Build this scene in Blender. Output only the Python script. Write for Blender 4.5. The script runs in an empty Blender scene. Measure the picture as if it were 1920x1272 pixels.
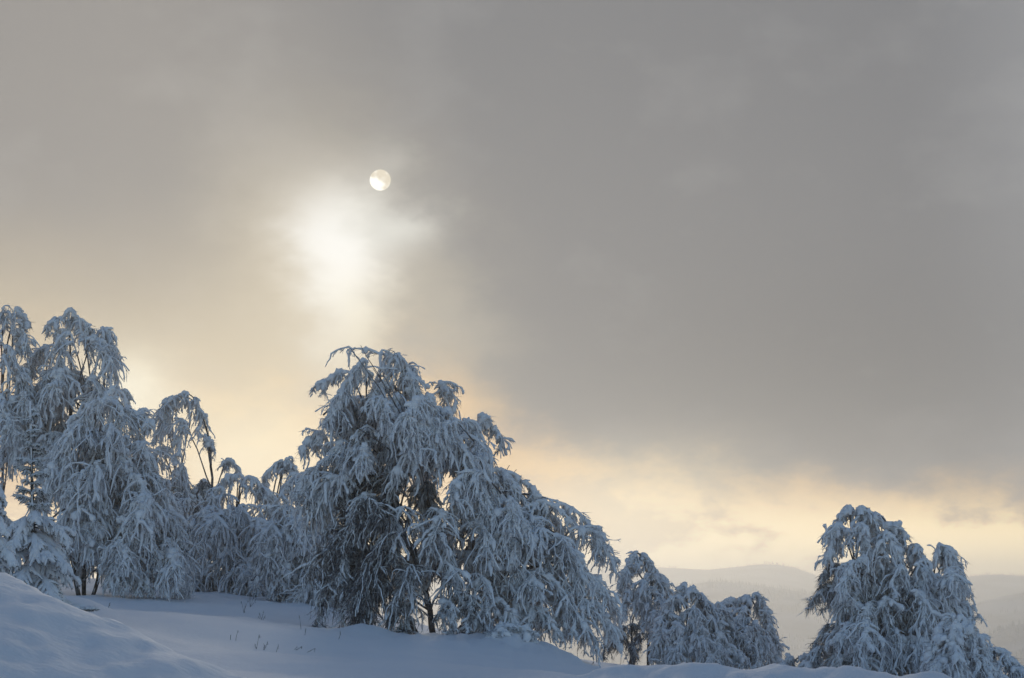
import bpy, math
import numpy as np

rng = np.random.default_rng(7)
sc = bpy.context.scene
col = sc.collection
FPX = 4260.0                     # focal length in pixels of the 1920 px wide photograph (the sun's disc is 40 px = 0.53 deg)
PITCH = math.radians(6.5)

# ------------------------------------------------------------------ camera
cam_d = bpy.data.cameras.new('camera')
cam = bpy.data.objects.new('camera', cam_d)
col.objects.link(cam)
cam.location = (0, 0, 0)
cam.rotation_euler = (math.radians(90) + PITCH, 0, 0)
cam_d.sensor_fit = 'HORIZONTAL'
cam_d.sensor_width = 36.0
cam_d.lens = 36.0 * FPX / 1920.0
cam_d.clip_start = 0.5
cam_d.clip_end = 60000
sc.camera = cam

def ray(px, py):
    """unit-depth (Y = 1) direction of a point of the photograph"""
    x = (px - 960.0) / FPX
    y = -(py - 636.0) / FPX
    Y = math.cos(PITCH) - y * math.sin(PITCH)
    Z = math.sin(PITCH) + y * math.cos(PITCH)
    return x / Y, Z / Y

def at(px, py, d):
    a, b = ray(px, py)
    return np.array([a * d, d, b * d])

# ------------------------------------------------------------------ view
sc.view_settings.view_transform = 'Standard'
sc.view_settings.look = 'None'
sc.view_settings.exposure = 0.0
sc.view_settings.gamma = 1.0
sc.view_settings.use_curve_mapping = False
sc.render.engine = 'CYCLES'
sc.cycles.use_denoising = True
sc.cycles.adaptive_threshold = .02
sc.cycles.max_bounces = 6
sc.cycles.diffuse_bounces = 4
sc.cycles.volume_bounces = 1
sc.cycles.sample_clamp_indirect = 6.0

SUN_AZ = math.atan(ray(713, 338)[0])                # to the right of +Y
SUN_EL = math.atan(ray(713, 338)[1] * math.cos(SUN_AZ))

# ------------------------------------------------------------------ sky
def lin(r, g, b):
    return tuple((c / 255 / 12.92) if c / 255 <= .04045 else ((c / 255 + .055) / 1.055) ** 2.4 for c in (r, g, b))

world = bpy.data.worlds.new('World')
sc.world = world
world.use_nodes = True
nt = world.node_tree
for n in list(nt.nodes):
    nt.nodes.remove(n)

def N(t, **kw):
    n = nt.nodes.new(t)
    for k, v in kw.items():
        setattr(n, k, v)
    return n

def put(sock, v):
    if isinstance(v, bpy.types.NodeSocket):
        nt.links.new(v, sock)
    else:
        sock.default_value = v

def M(op, a, b=None, c=None, clamp=False):
    n = N('ShaderNodeMath', operation=op, use_clamp=clamp)
    put(n.inputs[0], a)
    if b is not None: put(n.inputs[1], b)
    if c is not None: put(n.inputs[2], c)
    return n.outputs[0]

def SS(x, a, b):
    """smooth step of x from a (0) to b (1)"""
    n = N('ShaderNodeMapRange', interpolation_type='SMOOTHERSTEP')
    put(n.inputs[0], x); put(n.inputs[1], a); put(n.inputs[2], b); put(n.inputs[3], 0.0); put(n.inputs[4], 1.0)
    return n.outputs[0]

def MIX(f, a, b, mode='MIX'):
    n = N('ShaderNodeMix', data_type='RGBA', blend_type=mode)
    put(n.inputs[0], f)
    put(n.inputs[6], a if isinstance(a, bpy.types.NodeSocket) else (*a, 1))
    put(n.inputs[7], b if isinstance(b, bpy.types.NodeSocket) else (*b, 1))
    return n.outputs[2]

def CURVE(x, pts, lo, hi):
    """piecewise smooth function of x given by (x, value 0..1) pairs"""
    t = N('ShaderNodeMapRange'); put(t.inputs[0], x); put(t.inputs[1], lo); put(t.inputs[2], hi)
    r = N('ShaderNodeValToRGB'); r.color_ramp.interpolation = 'EASE'
    e = r.color_ramp.elements
    while len(e) < len(pts): e.new(0.5)
    for k, (px_, v_) in enumerate(pts):
        e[k].position = (px_ - lo) / (hi - lo)
        e[k].color = (v_, v_, v_, 1)
    nt.links.new(t.outputs[0], r.inputs[0])
    return r.outputs[0]

tc = N('ShaderNodeTexCoord')
sx = N('ShaderNodeSeparateXYZ'); nt.links.new(tc.outputs['Generated'], sx.inputs[0])
DEG = 180 / math.pi
U = M('MULTIPLY', M('ARCTAN2', sx.outputs[0], sx.outputs[1]), DEG)          # azimuth, 0 = ahead, + right
V = M('MULTIPLY', M('ARCSINE', sx.outputs[2]), DEG)                          # elevation
def px2uv(px, py):
    a, b = ray(px, py)
    az = math.atan(a)
    return math.degrees(az), math.degrees(math.atan(b * math.cos(az)))

def NOISE(scale, detail=5, rough=.55, dist=0., off=(0, 0, 0), stretch=(1, 1, 1)):
    mp = N('ShaderNodeMapping'); nt.links.new(tc.outputs['Generated'], mp.inputs[0])
    mp.inputs[1].default_value = off; mp.inputs[3].default_value = stretch
    n = N('ShaderNodeTexNoise'); nt.links.new(mp.outputs[0], n.inputs['Vector'])
    n.inputs['Scale'].default_value = scale; n.inputs['Detail'].default_value = detail
    n.inputs['Roughness'].default_value = rough; n.inputs['Distortion'].default_value = dist
    return M('SUBTRACT', n.outputs['Fac'], 0.5)

n_big = NOISE(5.0, 2, .5, 0, (3.1, 1.7, .4))
n_mid = NOISE(14.0, 4, .55, 0, (1.3, .2, 2.2), (1, 1, 1.5))
n_low = NOISE(24.0, 5, .6, 0, (.3, 4.2, 1.2), (1, 1, 1.9))
n_wisp = n_low
Uw = M('ADD', U, M('ADD', M('MULTIPLY', n_mid, 3.0), M('MULTIPLY', n_low, 1.6)))
Vw = M('ADD', V, M('ADD', M('MULTIPLY', n_low, .8), M('MULTIPLY', n_mid, 1.2)))

def G(px, py, su, sv, ang=0., u=None, v=None):
    """gaussian patch of cloud light round a point of the sky"""
    u0, v0 = px2uv(px, py)
    du = M('SUBTRACT', u if u is not None else Uw, u0); dv = M('SUBTRACT', v if v is not None else Vw, v0)
    ca, sa = math.cos(math.radians(ang)), math.sin(math.radians(ang))
    a = M('ADD', M('MULTIPLY', du, ca / su), M('MULTIPLY', dv, sa / su))
    b = M('ADD', M('MULTIPLY', du, -sa / sv), M('MULTIPLY', dv, ca / sv))
    return M('EXPONENT', M('MULTIPLY', M('ADD', M('MULTIPLY', a, a), M('MULTIPLY', b, b)), -1.0))

# grey deck, thinner (lighter) to the left of the sun
c = MIX(SS(M('ADD', U, M('MULTIPLY', n_big, 7)), -12, 1.5), lin(144, 141, 139), lin(115, 117, 122))
c = MIX(M('MULTIPLY', SS(U, 9, 15), .45), c, lin(160, 162, 166))
c = MIX(M('MULTIPLY', SS(V, 12, 24), .35), c, lin(135, 138, 143))
c = MIX(M('MULTIPLY', G(1560, 700, 7.5, 3.0, 0, U, V), .6), c, lin(90, 92, 97))
# warm light low in the deck on the left
wl = M('MULTIPLY', SS(M('ADD', Vw, M('MULTIPLY', n_big, 3.)), 11.0, 4.5), SS(Uw, 1.5, -8))
c = MIX(M('MULTIPLY', wl, .85), c, lin(208, 192, 162))
# open bright strip under the deck
vb = M('MULTIPLY', CURVE(U, [(-60, .6), (-14, .62), (-7, .60), (-2.5, .69), (0.5, .475), (3, .355), (6.5, .325), (12, .30), (60, .30)], -60, 60), 10.0)
sft = M('ADD', M('MULTIPLY', SS(U, 4, -6), 2.4), 1.75)
edge = M('DIVIDE', M('SUBTRACT', vb, M('ADD', V, M('MULTIPLY', n_low, 2.6))), sft)
strip = SS(edge, -.35, 1.0)
warm = MIX(SS(V, 3.2, .9), lin(232, 191, 134), tuple(1.7 * q for q in lin(253, 227, 170)))
warm = MIX(M('MULTIPLY', SS(n_low, -.07, .13), .85), warm, lin(210, 176, 138))
c = MIX(strip, c, warm)
c = MIX(M('MULTIPLY', G(1190, 960, 3.0, 1.4), .5), c, tuple(1.25 * q for q in lin(250, 236, 200)))
c = MIX(M('MULTIPLY', G(262, 730, 1.3, 1.0), .9), c, lin(255, 249, 226))
c = MIX(M('MULTIPLY', G(480, 850, 2.6, 1.5), .75), c, tuple(1.15 * q for q in lin(250, 235, 198)))
# light round the veiled sun and through the thin place under it
c = MIX(M('MULTIPLY', G(580, 520, 2.7, 3.4), .6), c, lin(228, 214, 185))
c = MIX(M('MULTIPLY', G(628, 515, 1.12, 1.75, -6), .95), c, (.95, .93, .86))
c = MIX(M('MULTIPLY', G(665, 600, .95, 1.5), .5), c, lin(246, 238, 214))
c = MIX(M('MULTIPLY', G(640, 450, 1.2, 1.2, 30), .9), c, (1.0, .99, .95))
c = MIX(M('MULTIPLY', G(758, 428, .9, .55, 8), .62), c, lin(236, 238, 232))
c = MIX(M('MULTIPLY', G(705, 398, 1.0, .7), .5), c, lin(222, 222, 214))
c = MIX(M('MULTIPLY', G(735, 300, .6, .5), .25), c, lin(212, 211, 204))
c = MIX(M('MULTIPLY', G(825, 580, 1.0, 1.7, 20), .7), c, lin(166, 161, 150))
c = MIX(M('MULTIPLY', n_mid, .32), c, (.9, .88, .84))
# the sun's disc, seen through the cloud
us, vs = px2uv(713, 338)
rad = M('SQRT', M('ADD', M('POWER', M('MULTIPLY', M('SUBTRACT', U, us), math.cos(SUN_EL)), 2.0), M('POWER', M('SUBTRACT', V, vs), 2.0)))
n_disc = NOISE(170.0, 2, .6, 0, (2.2, .7, 1.9))
disc = MIX(SS(M('ADD', M('ADD', M('MULTIPLY', M('SUBTRACT', U, us), 1.2), M('MULTIPLY', M('SUBTRACT', V, vs), 1.2)), M('MULTIPLY', n_disc, 1.7)), -.34, .32), (1.15, 1.12, 1.04), lin(226, 216, 194))
c = MIX(SS(rad, .282, .246), c, disc)
# the deck breaks up away from the sun: clear winter sky behind the camera
sky = N('ShaderNodeTexSky', sky_type='NISHITA')
sky.sun_disc = False
sky.sun_elevation = SUN_EL
sky.sun_rotation = SUN_AZ
sky.altitude = 900
sky.air_density = 1.0; sky.dust_density = .3; sky.ozone_density = 2.6
vdot = N('ShaderNodeVectorMath', operation='DOT_PRODUCT')
nt.links.new(tc.outputs['Generated'], vdot.inputs[0])
vdot.inputs[1].default_value = (math.sin(SUN_AZ) * math.cos(SUN_EL), math.cos(SUN_AZ) * math.cos(SUN_EL), math.sin(SUN_EL))
away = M('ADD', M('MULTIPLY', M('ARCCOSINE', vdot.outputs['Value']), DEG), M('MULTIPLY', n_big, 25))
SKY_S = 0.15
c10 = MIX(1.0, c, (1 / SKY_S, 1 / SKY_S, 1 / SKY_S), 'MULTIPLY')
final = MIX(M('MULTIPLY', SS(away, 26, 62), .89), c10, sky.outputs[0])
world.cycles.sampling_method = 'MANUAL'; world.cycles.sample_map_resolution = 512
bg = N('ShaderNodeBackground'); nt.links.new(final, bg.inputs[0]); bg.inputs[1].default_value = SKY_S
out = N('ShaderNodeOutputWorld'); nt.links.new(bg.outputs[0], out.inputs[0])

# ------------------------------------------------------------------ sun, veiled by cloud
sd = bpy.data.lights.new('sun', 'SUN')
sun = bpy.data.objects.new('sun', sd); col.objects.link(sun)
sd.energy = 0.75; sd.angle = math.radians(12); sd.color = (1, .9, .74)
sun.rotation_euler = (math.radians(90) - SUN_EL, 0, math.pi - SUN_AZ)

# ------------------------------------------------------------------ materials
def material(name, base, rough=.8, spec=.2, var=None, vscale=3., bump=0., bscale=20., coords='Object', sss=0.):
    m = bpy.data.materials.new(name); m.use_nodes = True
    t = m.node_tree; b = t.nodes['Principled BSDF']
    b.inputs['Roughness'].default_value = rough
    b.inputs['Specular IOR Level'].default_value = spec
    b.inputs['Base Color'].default_value = (*base, 1)
    if sss:
        b.inputs['Subsurface Weight'].default_value = sss
        b.inputs['Subsurface Radius'].default_value = (.05, .06, .08)
    co = t.nodes.new('ShaderNodeTexCoord')
    if var:
        n = t.nodes.new('ShaderNodeTexNoise'); n.inputs['Scale'].default_value = vscale; n.inputs['Detail'].default_value = 2
        t.links.new(co.outputs[coords], n.inputs['Vector'])
        r = t.nodes.new('ShaderNodeValToRGB'); r.color_ramp.elements[0].position = .38; r.color_ramp.elements[1].position = .62
        r.color_ramp.elements[0].color = (*base, 1); r.color_ramp.elements[1].color = (*var, 1)
        t.links.new(n.outputs['Fac'], r.inputs[0]); t.links.new(r.outputs[0], b.inputs['Base Color'])
    if bump:
        n = t.nodes.new('ShaderNodeTexNoise'); n.inputs['Scale'].default_value = bscale; n.inputs['Detail'].default_value = 6
        t.links.new(co.outputs[coords], n.inputs['Vector'])
        bp = t.nodes.new('ShaderNodeBump'); bp.inputs['Strength'].default_value = 1.0; bp.inputs['Distance'].default_value = bump
        t.links.new(n.outputs['Fac'], bp.inputs['Height']); t.links.new(bp.outputs[0], b.inputs['Normal'])
    return m

MAT = {
    'ground': material('snow_ground', (.87, .86, .87), .75, .15, (.83, .83, .85), .6, .022, 7.),
    'snow': material('snow_on_branches', (.90, .89, .90), .8, .1, (.80, .80, .82), 5.),
    'rime': material('rime_on_twigs', (.80, .81, .83), .85, .1, (.58, .59, .61), 7.),
    'bark': material('birch_bark', (.045, .038, .033), .9, .2, (.16, .15, .15), 5., .01, 18.),
    'twig': material('bare_twig', (.075, .062, .058), .85, .2, (.28, .27, .28), 9.),
    'needle': material('spruce_needles', (.030, .045, .040), .8, .2, (.09, .115, .11), 6.),
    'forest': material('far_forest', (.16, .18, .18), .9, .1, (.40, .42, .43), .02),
    'hill': material('far_snowy_slope', (.45, .46, .48), .9, .1, (.22, .24, .25), .006),
    'stalk': material('dry_stalk', (.09, .08, .07), .9, .1, (.3, .29, .29), 14.),
}

# ------------------------------------------------------------------ mesh helpers
def link(name, verts, faces_sizes, loops, mat, parent=None, smooth=True, origin=None):
    me = bpy.data.meshes.new(name)
    v = np.asarray(verts, np.float32)
    if origin is not None: v = v - np.asarray(origin, np.float32)
    me.vertices.add(len(v)); me.vertices.foreach_set('co', v.ravel())
    loops = np.asarray(loops, np.int32); fs = np.asarray(faces_sizes, np.int32)
    me.loops.add(len(loops)); me.loops.foreach_set('vertex_index', loops)
    me.polygons.add(len(fs))
    st = np.zeros(len(fs), np.int32); st[1:] = np.cumsum(fs)[:-1]
    me.polygons.foreach_set('loop_start', st)
    try: me.polygons.foreach_set('loop_total', fs)
    except Exception: pass
    if smooth: me.polygons.foreach_set('use_smooth', np.ones(len(fs), bool))
    me.update(calc_edges=True)
    me.materials.append(MAT[mat])
    o = bpy.data.objects.new(name, me); col.objects.link(o)
    if parent is not None:
        o.parent = parent
    return o

class Build:
    """collects tubes and pyramids; build() links them as one mesh"""
    def __init__(s): s.v = []; s.f = []; s.l = []; s.n = 0
    def add(s, v, f, l):
        if len(v) == 0: return
        s.v.append(v); s.f.append(f); s.l.append(l + s.n); s.n += len(v)
    def tubes(s, P, R, sides=5, jit=.12, start=False):
        n, k, _ = P.shape
        if n == 0: return
        T = np.gradient(P, axis=1); T /= np.linalg.norm(T, axis=2, keepdims=True) + 1e-9
        ref = np.cross(T[:, 0], T[:, -1]) + rng.normal(0, .05, (n, 3))
        w = np.linalg.norm(ref, axis=1) < .15
        ref[w] += rng.normal(0, 1, (w.sum(), 3))
        ref /= np.linalg.norm(ref, axis=1, keepdims=True)
        a = np.cross(T, ref[:, None]); a /= np.linalg.norm(a, axis=2, keepdims=True) + 1e-9
        b = np.cross(T, a)
        th = np.arange(sides) * 2 * np.pi / sides
        rr = R[:, :, None] * (1 + rng.normal(0, jit, (n, k, sides)))
        V = P[:, :, None] + rr[..., None] * (a[:, :, None] * np.cos(th)[:, None] + b[:, :, None] * np.sin(th)[:, None])
        idx = np.arange(n * k * sides).reshape(n, k, sides)
        nx = np.roll(idx, -1, axis=2)
        q = np.stack([idx[:, :-1], nx[:, :-1], nx[:, 1:], idx[:, 1:]], -1).reshape(-1, 4)
        cap = idx[:, -1].reshape(n, sides)
        cap0 = idx[:, 0, ::-1].reshape(n, sides)
        if start: cap = np.concatenate([cap, cap0])
        s.add(V.reshape(-1, 3), np.concatenate([np.full(len(q), 4), np.full(len(cap), sides)]), np.concatenate([q.ravel(), cap.ravel()]))
    def spikes(s, P, D, r):
        """three-sided pyramids from P along D"""
        n = len(P)
        if n == 0: return
        d = D / (np.linalg.norm(D, axis=1, keepdims=True) + 1e-9)
        a = np.cross(d, rng.normal(0, 1, (n, 3))); a /= np.linalg.norm(a, axis=1, keepdims=True) + 1e-9
        b = np.cross(d, a)
        V = np.stack([P + r[:, None] * (a * math.cos(t) + b * math.sin(t)) for t in (0, 2.094, 4.189)] + [P + D], 1).reshape(-1, 3)
        i = np.arange(n)[:, None] * 4
        F = np.concatenate([np.concatenate([i + k, i + (k + 1) % 3, i + 3], 1) for k in range(3)])
        s.add(V, np.full(len(F), 3), F.ravel())
    def build(s, name, mat, parent=None, origin=None):
        return link(name, np.concatenate(s.v), np.concatenate(s.f), np.concatenate(s.l), mat, parent, True, origin)

def tag(o, label, cat, group=None, kind=None):
    if label: o['label'] = label
    if cat: o['category'] = cat
    if group: o['group'] = group
    if kind: o['kind'] = kind
    return o

def empty(name, loc):
    o = bpy.data.objects.new(name, None); o.empty_display_size = .2
    o.location = loc; col.objects.link(o); return o

def vnoise(x, y, seed=0):
    """smooth value noise, about -1..1"""
    xi = np.floor(x).astype(np.int64); yi = np.floor(y).astype(np.int64)
    xf = x - xi; yf = y - yi
    def h(a, b):
        n = (a * 374761393 + b * 668265263 + seed * 2147483647) & 0xFFFFFFFF
        n = ((n ^ (n >> 13)) * 1274126177) & 0xFFFFFFFF
        return ((n ^ (n >> 16)) & 0xFFFF) / 32767.5 - 1
    u = xf * xf * (3 - 2 * xf); v = yf * yf * (3 - 2 * yf)
    return (h(xi, yi) * (1 - u) + h(xi + 1, yi) * u) * (1 - v) + (h(xi, yi + 1) * (1 - u) + h(xi + 1, yi + 1) * u) * v

def sstep(x, a, b):
    t = np.clip((x - a) / (b - a), 0, 1); return t * t * (3 - 2 * t)

# ------------------------------------------------------------------ ground
CP = [(-600, 1070, 66), (0, 1108, 66), (160, 1117, 66), (270, 1096, 78), (330, 1092, 80), (450, 1108, 76), (600, 1134, 70), (660, 1150, 66), (160, 1135, 55),
      (300, 1148, 54), (450, 1166, 52), (600, 1188, 52), (250, 1180, 44), (450, 1214, 45), (600, 1204, 49), (700, 1197, 53), (850, 1195, 56),
      (980, 1199, 56), (1060, 1219, 56), (1130, 1252, 56), (1200, 1266, 64), (1300, 1264, 66), (1400, 1266, 66), (1550, 1270, 64), (1700, 1274, 62), (1900, 1292, 60), (2500, 1330, 60),
      (1000, 1245, 76), (850, 1212, 76), (700, 1165, 76), (0, 1085, 85), (-600, 1050, 85),
      (300, 1100, 105), (700, 1180, 105), (960, 1290, 105), (1500, 1340, 105), (2300, 1400, 105), (-600, 1040, 105), (0, 1085, 105),
      (0, 1230, 34), (250, 1240, 34), (500, 1260, 36), (960, 1262, 40), (960, 1330, 28), (1500, 1330, 42), (1900, 1335, 42), (2600, 1340, 42), (1500, 1380, 26), (2300, 1390, 26)]
cp = np.array([at(*q) for q in CP] + [(-30, -30, -1.6), (0, -30, -1.6), (30, -30, -1.7), (0, 5, -1.55), (-8, 8, -1.4), (8, 8, -1.6), (-120, 20, 2.), (120, 20, -4), (-120, 100, 6), (120, 100, -9), (-120, -30, 0), (120, -30, -3)])
def _phi(A, B): return np.sqrt(((A[:, None] - B[None]) ** 2).sum(-1) + 9.0)
_C = cp[:, :2]; _n = len(_C)
_A = np.zeros((_n + 3, _n + 3)); _A[:_n, :_n] = _phi(_C, _C) - .02 * np.eye(_n); _A[:_n, _n] = 1; _A[:_n, _n + 1:] = _C; _A[_n, :_n] = 1; _A[_n + 1:, :_n] = _C.T
_W = np.linalg.solve(_A, np.concatenate([cp[:, 2], np.zeros(3)]))

B1 = np.array([at(*q) for q in [(-700, 1010, 30), (-300, 1040, 28.5), (-120, 1062, 27.5), (0, 1076, 27), (60, 1100, 26.6), (130, 1126, 26.2), (180, 1148, 26), (240, 1176, 25.6), (300, 1206, 25), (360, 1232, 24.4), (430, 1264, 24), (520, 1310, 23), (650, 1370, 22)]])
B3 = np.array([at(*q) for q in [(960, 1300, 37), (1060, 1268, 37), (1120, 1254, 37), (1160, 1247, 37), (1230, 1249, 37), (1300, 1251, 36.5), (1400, 1254, 36), (1500, 1255, 36), (1600, 1254, 35.5), (1700, 1262, 35), (1800, 1266, 35), (1920, 1277, 34.5), (2500, 1310, 34)]])

def H(X, Y, fine=True):
    X = np.asarray(X, float); Y = np.asarray(Y, float); sh = X.shape
    x = X.ravel(); y = Y.ravel(); z = np.empty(len(x))
    for i in range(0, len(x), 20000):
        Q = np.stack([x[i:i + 20000], np.minimum(y[i:i + 20000], 130)], 1)
        z[i:i + 20000] = _phi(Q, _C) @ _W[:_n] + _W[_n] + Q @ _W[_n + 1:]
    z += .10 * vnoise(x * .33, y * .2, 3) + .04 * vnoise(x * 1.1 + 5, y * .6, 4)
    def bank(z, B, front, back, lump, seed):
        yc = np.interp(x, B[:, 0], B[:, 1]) + .5 * vnoise(x * .8, x * 0, seed)
        zc = np.interp(x, B[:, 0], B[:, 2], left=B[0, 2] - 0, right=B[-1, 2])
        lum = lump * (vnoise(x * 1.9, y * .9, seed + 1) + .6 * vnoise(x * 4.3, y * 2.3, seed + 2) + .25 * vnoise(x * 9.1, y * 6.3, seed + 3))
        d = y - yc
        prof = np.where(d < 0, front, back) * (np.sqrt(d * d + .36) - .6)
        b = zc + lum - prof
        k = .12
        m = np.maximum(z, b); e = np.exp(-np.abs(z - b) / k)
        return m + k * np.log1p(e) * .6
    z = bank(z, B1, .16, .42, .045, 11)
    z = bank(z, B3, .22, .5, .075, 21)
    # shrubs buried under the trees
    for (px, py, d, w, h) in ((338, 1092, 79, .55, .55), (402, 1096, 77.5, .42, .5), (368, 1095, 79, .4, .3), (955, 1196, 55.5, .7, .22), (690, 1190, 55, .6, .18), (120, 1112, 50, .9, .35)):
        p = at(px, py, d)
        z += h * np.exp(-(((x - p[0]) / w) ** 2 + ((y - p[1]) / (w * 1.3)) ** 2) ** 1.3)
    z += .013 * vnoise(x * 2.6, y * 1.1, 6) + .008 * vnoise(x * 8, y * 3.5, 7)
    # snow dropped from the boughs: pitted and lumpy under the trees
    for (px, d, w) in ((830, 57, 3.6), (960, 56.5, 1.8), (1050, 57, 1.6), (200, 67, 3.0), (440, 73, 3.4), (590, 69, 2.2)):
        p = at(px, 1121, d)
        mk = np.exp(-(((x - p[0]) / w) ** 2 + ((y - p[1] + .8) / 3.0) ** 2))
        z += mk * (.045 * vnoise(x * 3.3, y * 1.7, 51) + .035 * vnoise(x * 7.5, y * 3.1, 52))
    z -= 95 * sstep(y, 92, 420) ** 1.2
    return z.reshape(sh)

rows = np.concatenate([np.linspace(-40, 16, 30), np.linspace(16.4, 44, 140), np.linspace(44.4, 90, 76), np.geomspace(90.6, 430, 24)])
uu = np.linspace(-1, 1, 360); uu = np.sign(uu) * (np.abs(uu) * .26 + 2.2 * np.abs(uu) ** 7)
GX = uu[None] * (np.abs(rows) + 14)[:, None]; GY = np.repeat(rows[:, None], len(uu), 1)
GZ = H(GX, GY)
def grid(name, X, Y, Z, mat, kind='structure'):
    r, c_ = X.shape
    i = np.arange(r * c_).reshape(r, c_)
    q = np.stack([i[:-1, :-1], i[:-1, 1:], i[1:, 1:], i[1:, :-1]], -1).reshape(-1, 4)
    o = link(name, np.stack([X, Y, Z], -1).reshape(-1, 3), np.full(len(q), 4), q.ravel(), mat)
    o['kind'] = kind
    return o
grid('ground', GX, GY, GZ, 'ground')

# ------------------------------------------------------------------ far hills and their woods
RA = [(-2500, 1090), (0, 1085), (800, 1075), (1100, 1058), (1180, 1061), (1240, 1066), (1330, 1068), (1390, 1061), (1440, 1057), (1500, 1066), (1560, 1090), (1700, 1100), (1790, 1084), (1860, 1078), (1920, 1083), (2300, 1086), (4500, 1090)]
RB = [(-2500, 1150), (900, 1135), (1200, 1105), (1285, 1096), (1345, 1088), (1420, 1097), (1500, 1110), (1600, 1130), (1750, 1142), (1815, 1136), (1860, 1123), (1920, 1114), (2200, 1100), (4500, 1120)]
RC = [(-2500, 1300), (1300, 1290), (1600, 1252), (1800, 1205), (1920, 1170), (2200, 1120), (4500, 1150)]
ridges = []
for pts, d, w in ((RA, 6400, 1000), (RB, 4300, 800), (RC, 3000, 600)):
    P = np.array([at(px, py, d) for px, py in pts]); ridges.append((P[:, 0] / d, P[:, 2] / d, d, w))
def HF(X, Y):
    z = np.full(X.shape, -130.0) + 8 * vnoise(X / 300., Y / 300., 31)
    for u, s, d, w in ridges:
        zc = np.interp(X / Y, u, s) * d
        zc = zc + d * .0006 * vnoise(X / d * 60, X * 0, 37)
        t = (Y - d) / w
        b = -135 + (zc + 135) * np.exp(-np.where(t < 0, t * t * 1.0, t * t * 3)) + 6 * vnoise(X / 120., Y / 120., 33) * np.abs(np.tanh(t * 3))
        z = np.maximum(z, b)
    return z
fr = np.concatenate([np.geomspace(300, 1500, 16), np.linspace(1530, 7600, 130)])
fu = np.linspace(-.9, .9, 240)
FX = fu[None] * fr[:, None]; FY = np.repeat(fr[:, None], len(fu), 1)
grid('hills', FX, FY, HF(FX, FY), 'hill')

def wood(name, ridge, n, lo, hi, label, band):
    u, s, d, w = ridge
    yy = d + rng.uniform(-band, 30, n); xx = yy * rng.uniform(.02, .30, n)
    dens = vnoise(xx / d * 40, yy / 90., 41) + .6 * vnoise(xx / d * 160, yy / 60., 43)
    keep = dens > -.25
    xx, yy = xx[keep], yy[keep]; zz = HF(xx, yy) - .5
    h = rng.uniform(lo, hi, len(xx)) * (1 + .35 * vnoise(xx / d * 110, yy / 60., 44)); r = h * rng.uniform(.13, .2, len(xx))
    V = []; base = np.stack([xx, yy, zz], 1)
    for k in range(5):
        a = k * 2 * np.pi / 5
        V.append(base + np.stack([r * math.cos(a), r * math.sin(a), h * .05], 1))
    for k in range(5):
        a = k * 2 * np.pi / 5 + .6
        V.append(base + np.stack([r * .62 * math.cos(a), r * .62 * math.sin(a), h * .42], 1))
    V.append(base + np.stack([0 * h, 0 * h, h * .62], 1)); V.append(base + np.stack([0 * h, 0 * h, h], 1))
    V = np.stack(V, 1).reshape(-1, 3); i = np.arange(len(xx))[:, None] * 12
    F = [np.concatenate([i + k, i + (k + 1) % 5, i + 10], 1) for k in range(5)] + [np.concatenate([i + 5 + k, i + 5 + (k + 1) % 5, i + 11], 1) for k in range(5)]
    F = np.concatenate(F)
    o = link(name, V, np.full(len(F), 3), F.ravel(), 'forest', smooth=False)
    tag(o, label, 'forest', None, 'stuff')
wood('far_wood', ridges[0], 2600, 5, 9, 'hazy wood along the farthest ridge under the bright sky', 900)
wood('middle_wood', ridges[1], 7000, 5, 9, 'hazy conifer wood on the middle hill beyond the valley', 1100)
wood('near_wood', ridges[2], 7000, 4, 8, 'faint conifer wood on the nearest valley slope at right', 900)

# ------------------------------------------------------------------ trees
UP = np.array([0, 0, 1.0])
def unit(a): return a / (np.linalg.norm(a, axis=-1, keepdims=True) + 1e-9)

def interp_poly(P, idx, t):
    """points and tangents on polylines P[idx] at fraction t"""
    k = P.shape[1]
    f = np.clip(t, 0, .9999) * (k - 1); i = f.astype(int); w = (f - i)[:, None]
    a = P[idx, i]; b = P[idx, i + 1]
    return a * (1 - w) + b * w, unit(b - a)

def grow(S, D, L, K, grav, wob):
    n = len(S); P = np.empty((n, K, 3)); P[:, 0] = S; d = unit(D)
    st = (L / (K - 1))[:, None]
    g = np.broadcast_to(np.asarray(grav, float), (n,))[:, None] / (K - 1)
    for k in range(1, K):
        d = unit(d - g * UP + rng.normal(0, wob, (n, 3)))
        P[:, k] = P[:, k - 1] + d * st
    return P

def catmull(pts, n):
    pts = np.asarray(pts, float); k = len(pts)
    ext = np.concatenate([[2 * pts[0] - pts[1]], pts, [2 * pts[-1] - pts[-2]]])
    t = np.linspace(0, k - 1 - 1e-6, n); i = t.astype(int); w = (t - i)[:, None]
    a, b, c_, d = ext[i], ext[i + 1], ext[i + 2], ext[i + 3]
    return .5 * (2 * b + (c_ - a) * w + (2 * a - 5 * b + 4 * c_ - d) * w ** 2 + (3 * b - a - 3 * c_ + d) * w ** 3)

def lumps(n, k, lo=.55, hi=1.35):
    r = rng.uniform(lo, hi, (n, k))
    r[:, 1:-1] = .5 * r[:, 1:-1] + .25 * (r[:, :-2] + r[:, 2:])
    return r

def floor_clip(P, gz):
    P[..., 2] = np.maximum(P[..., 2], gz)

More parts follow.
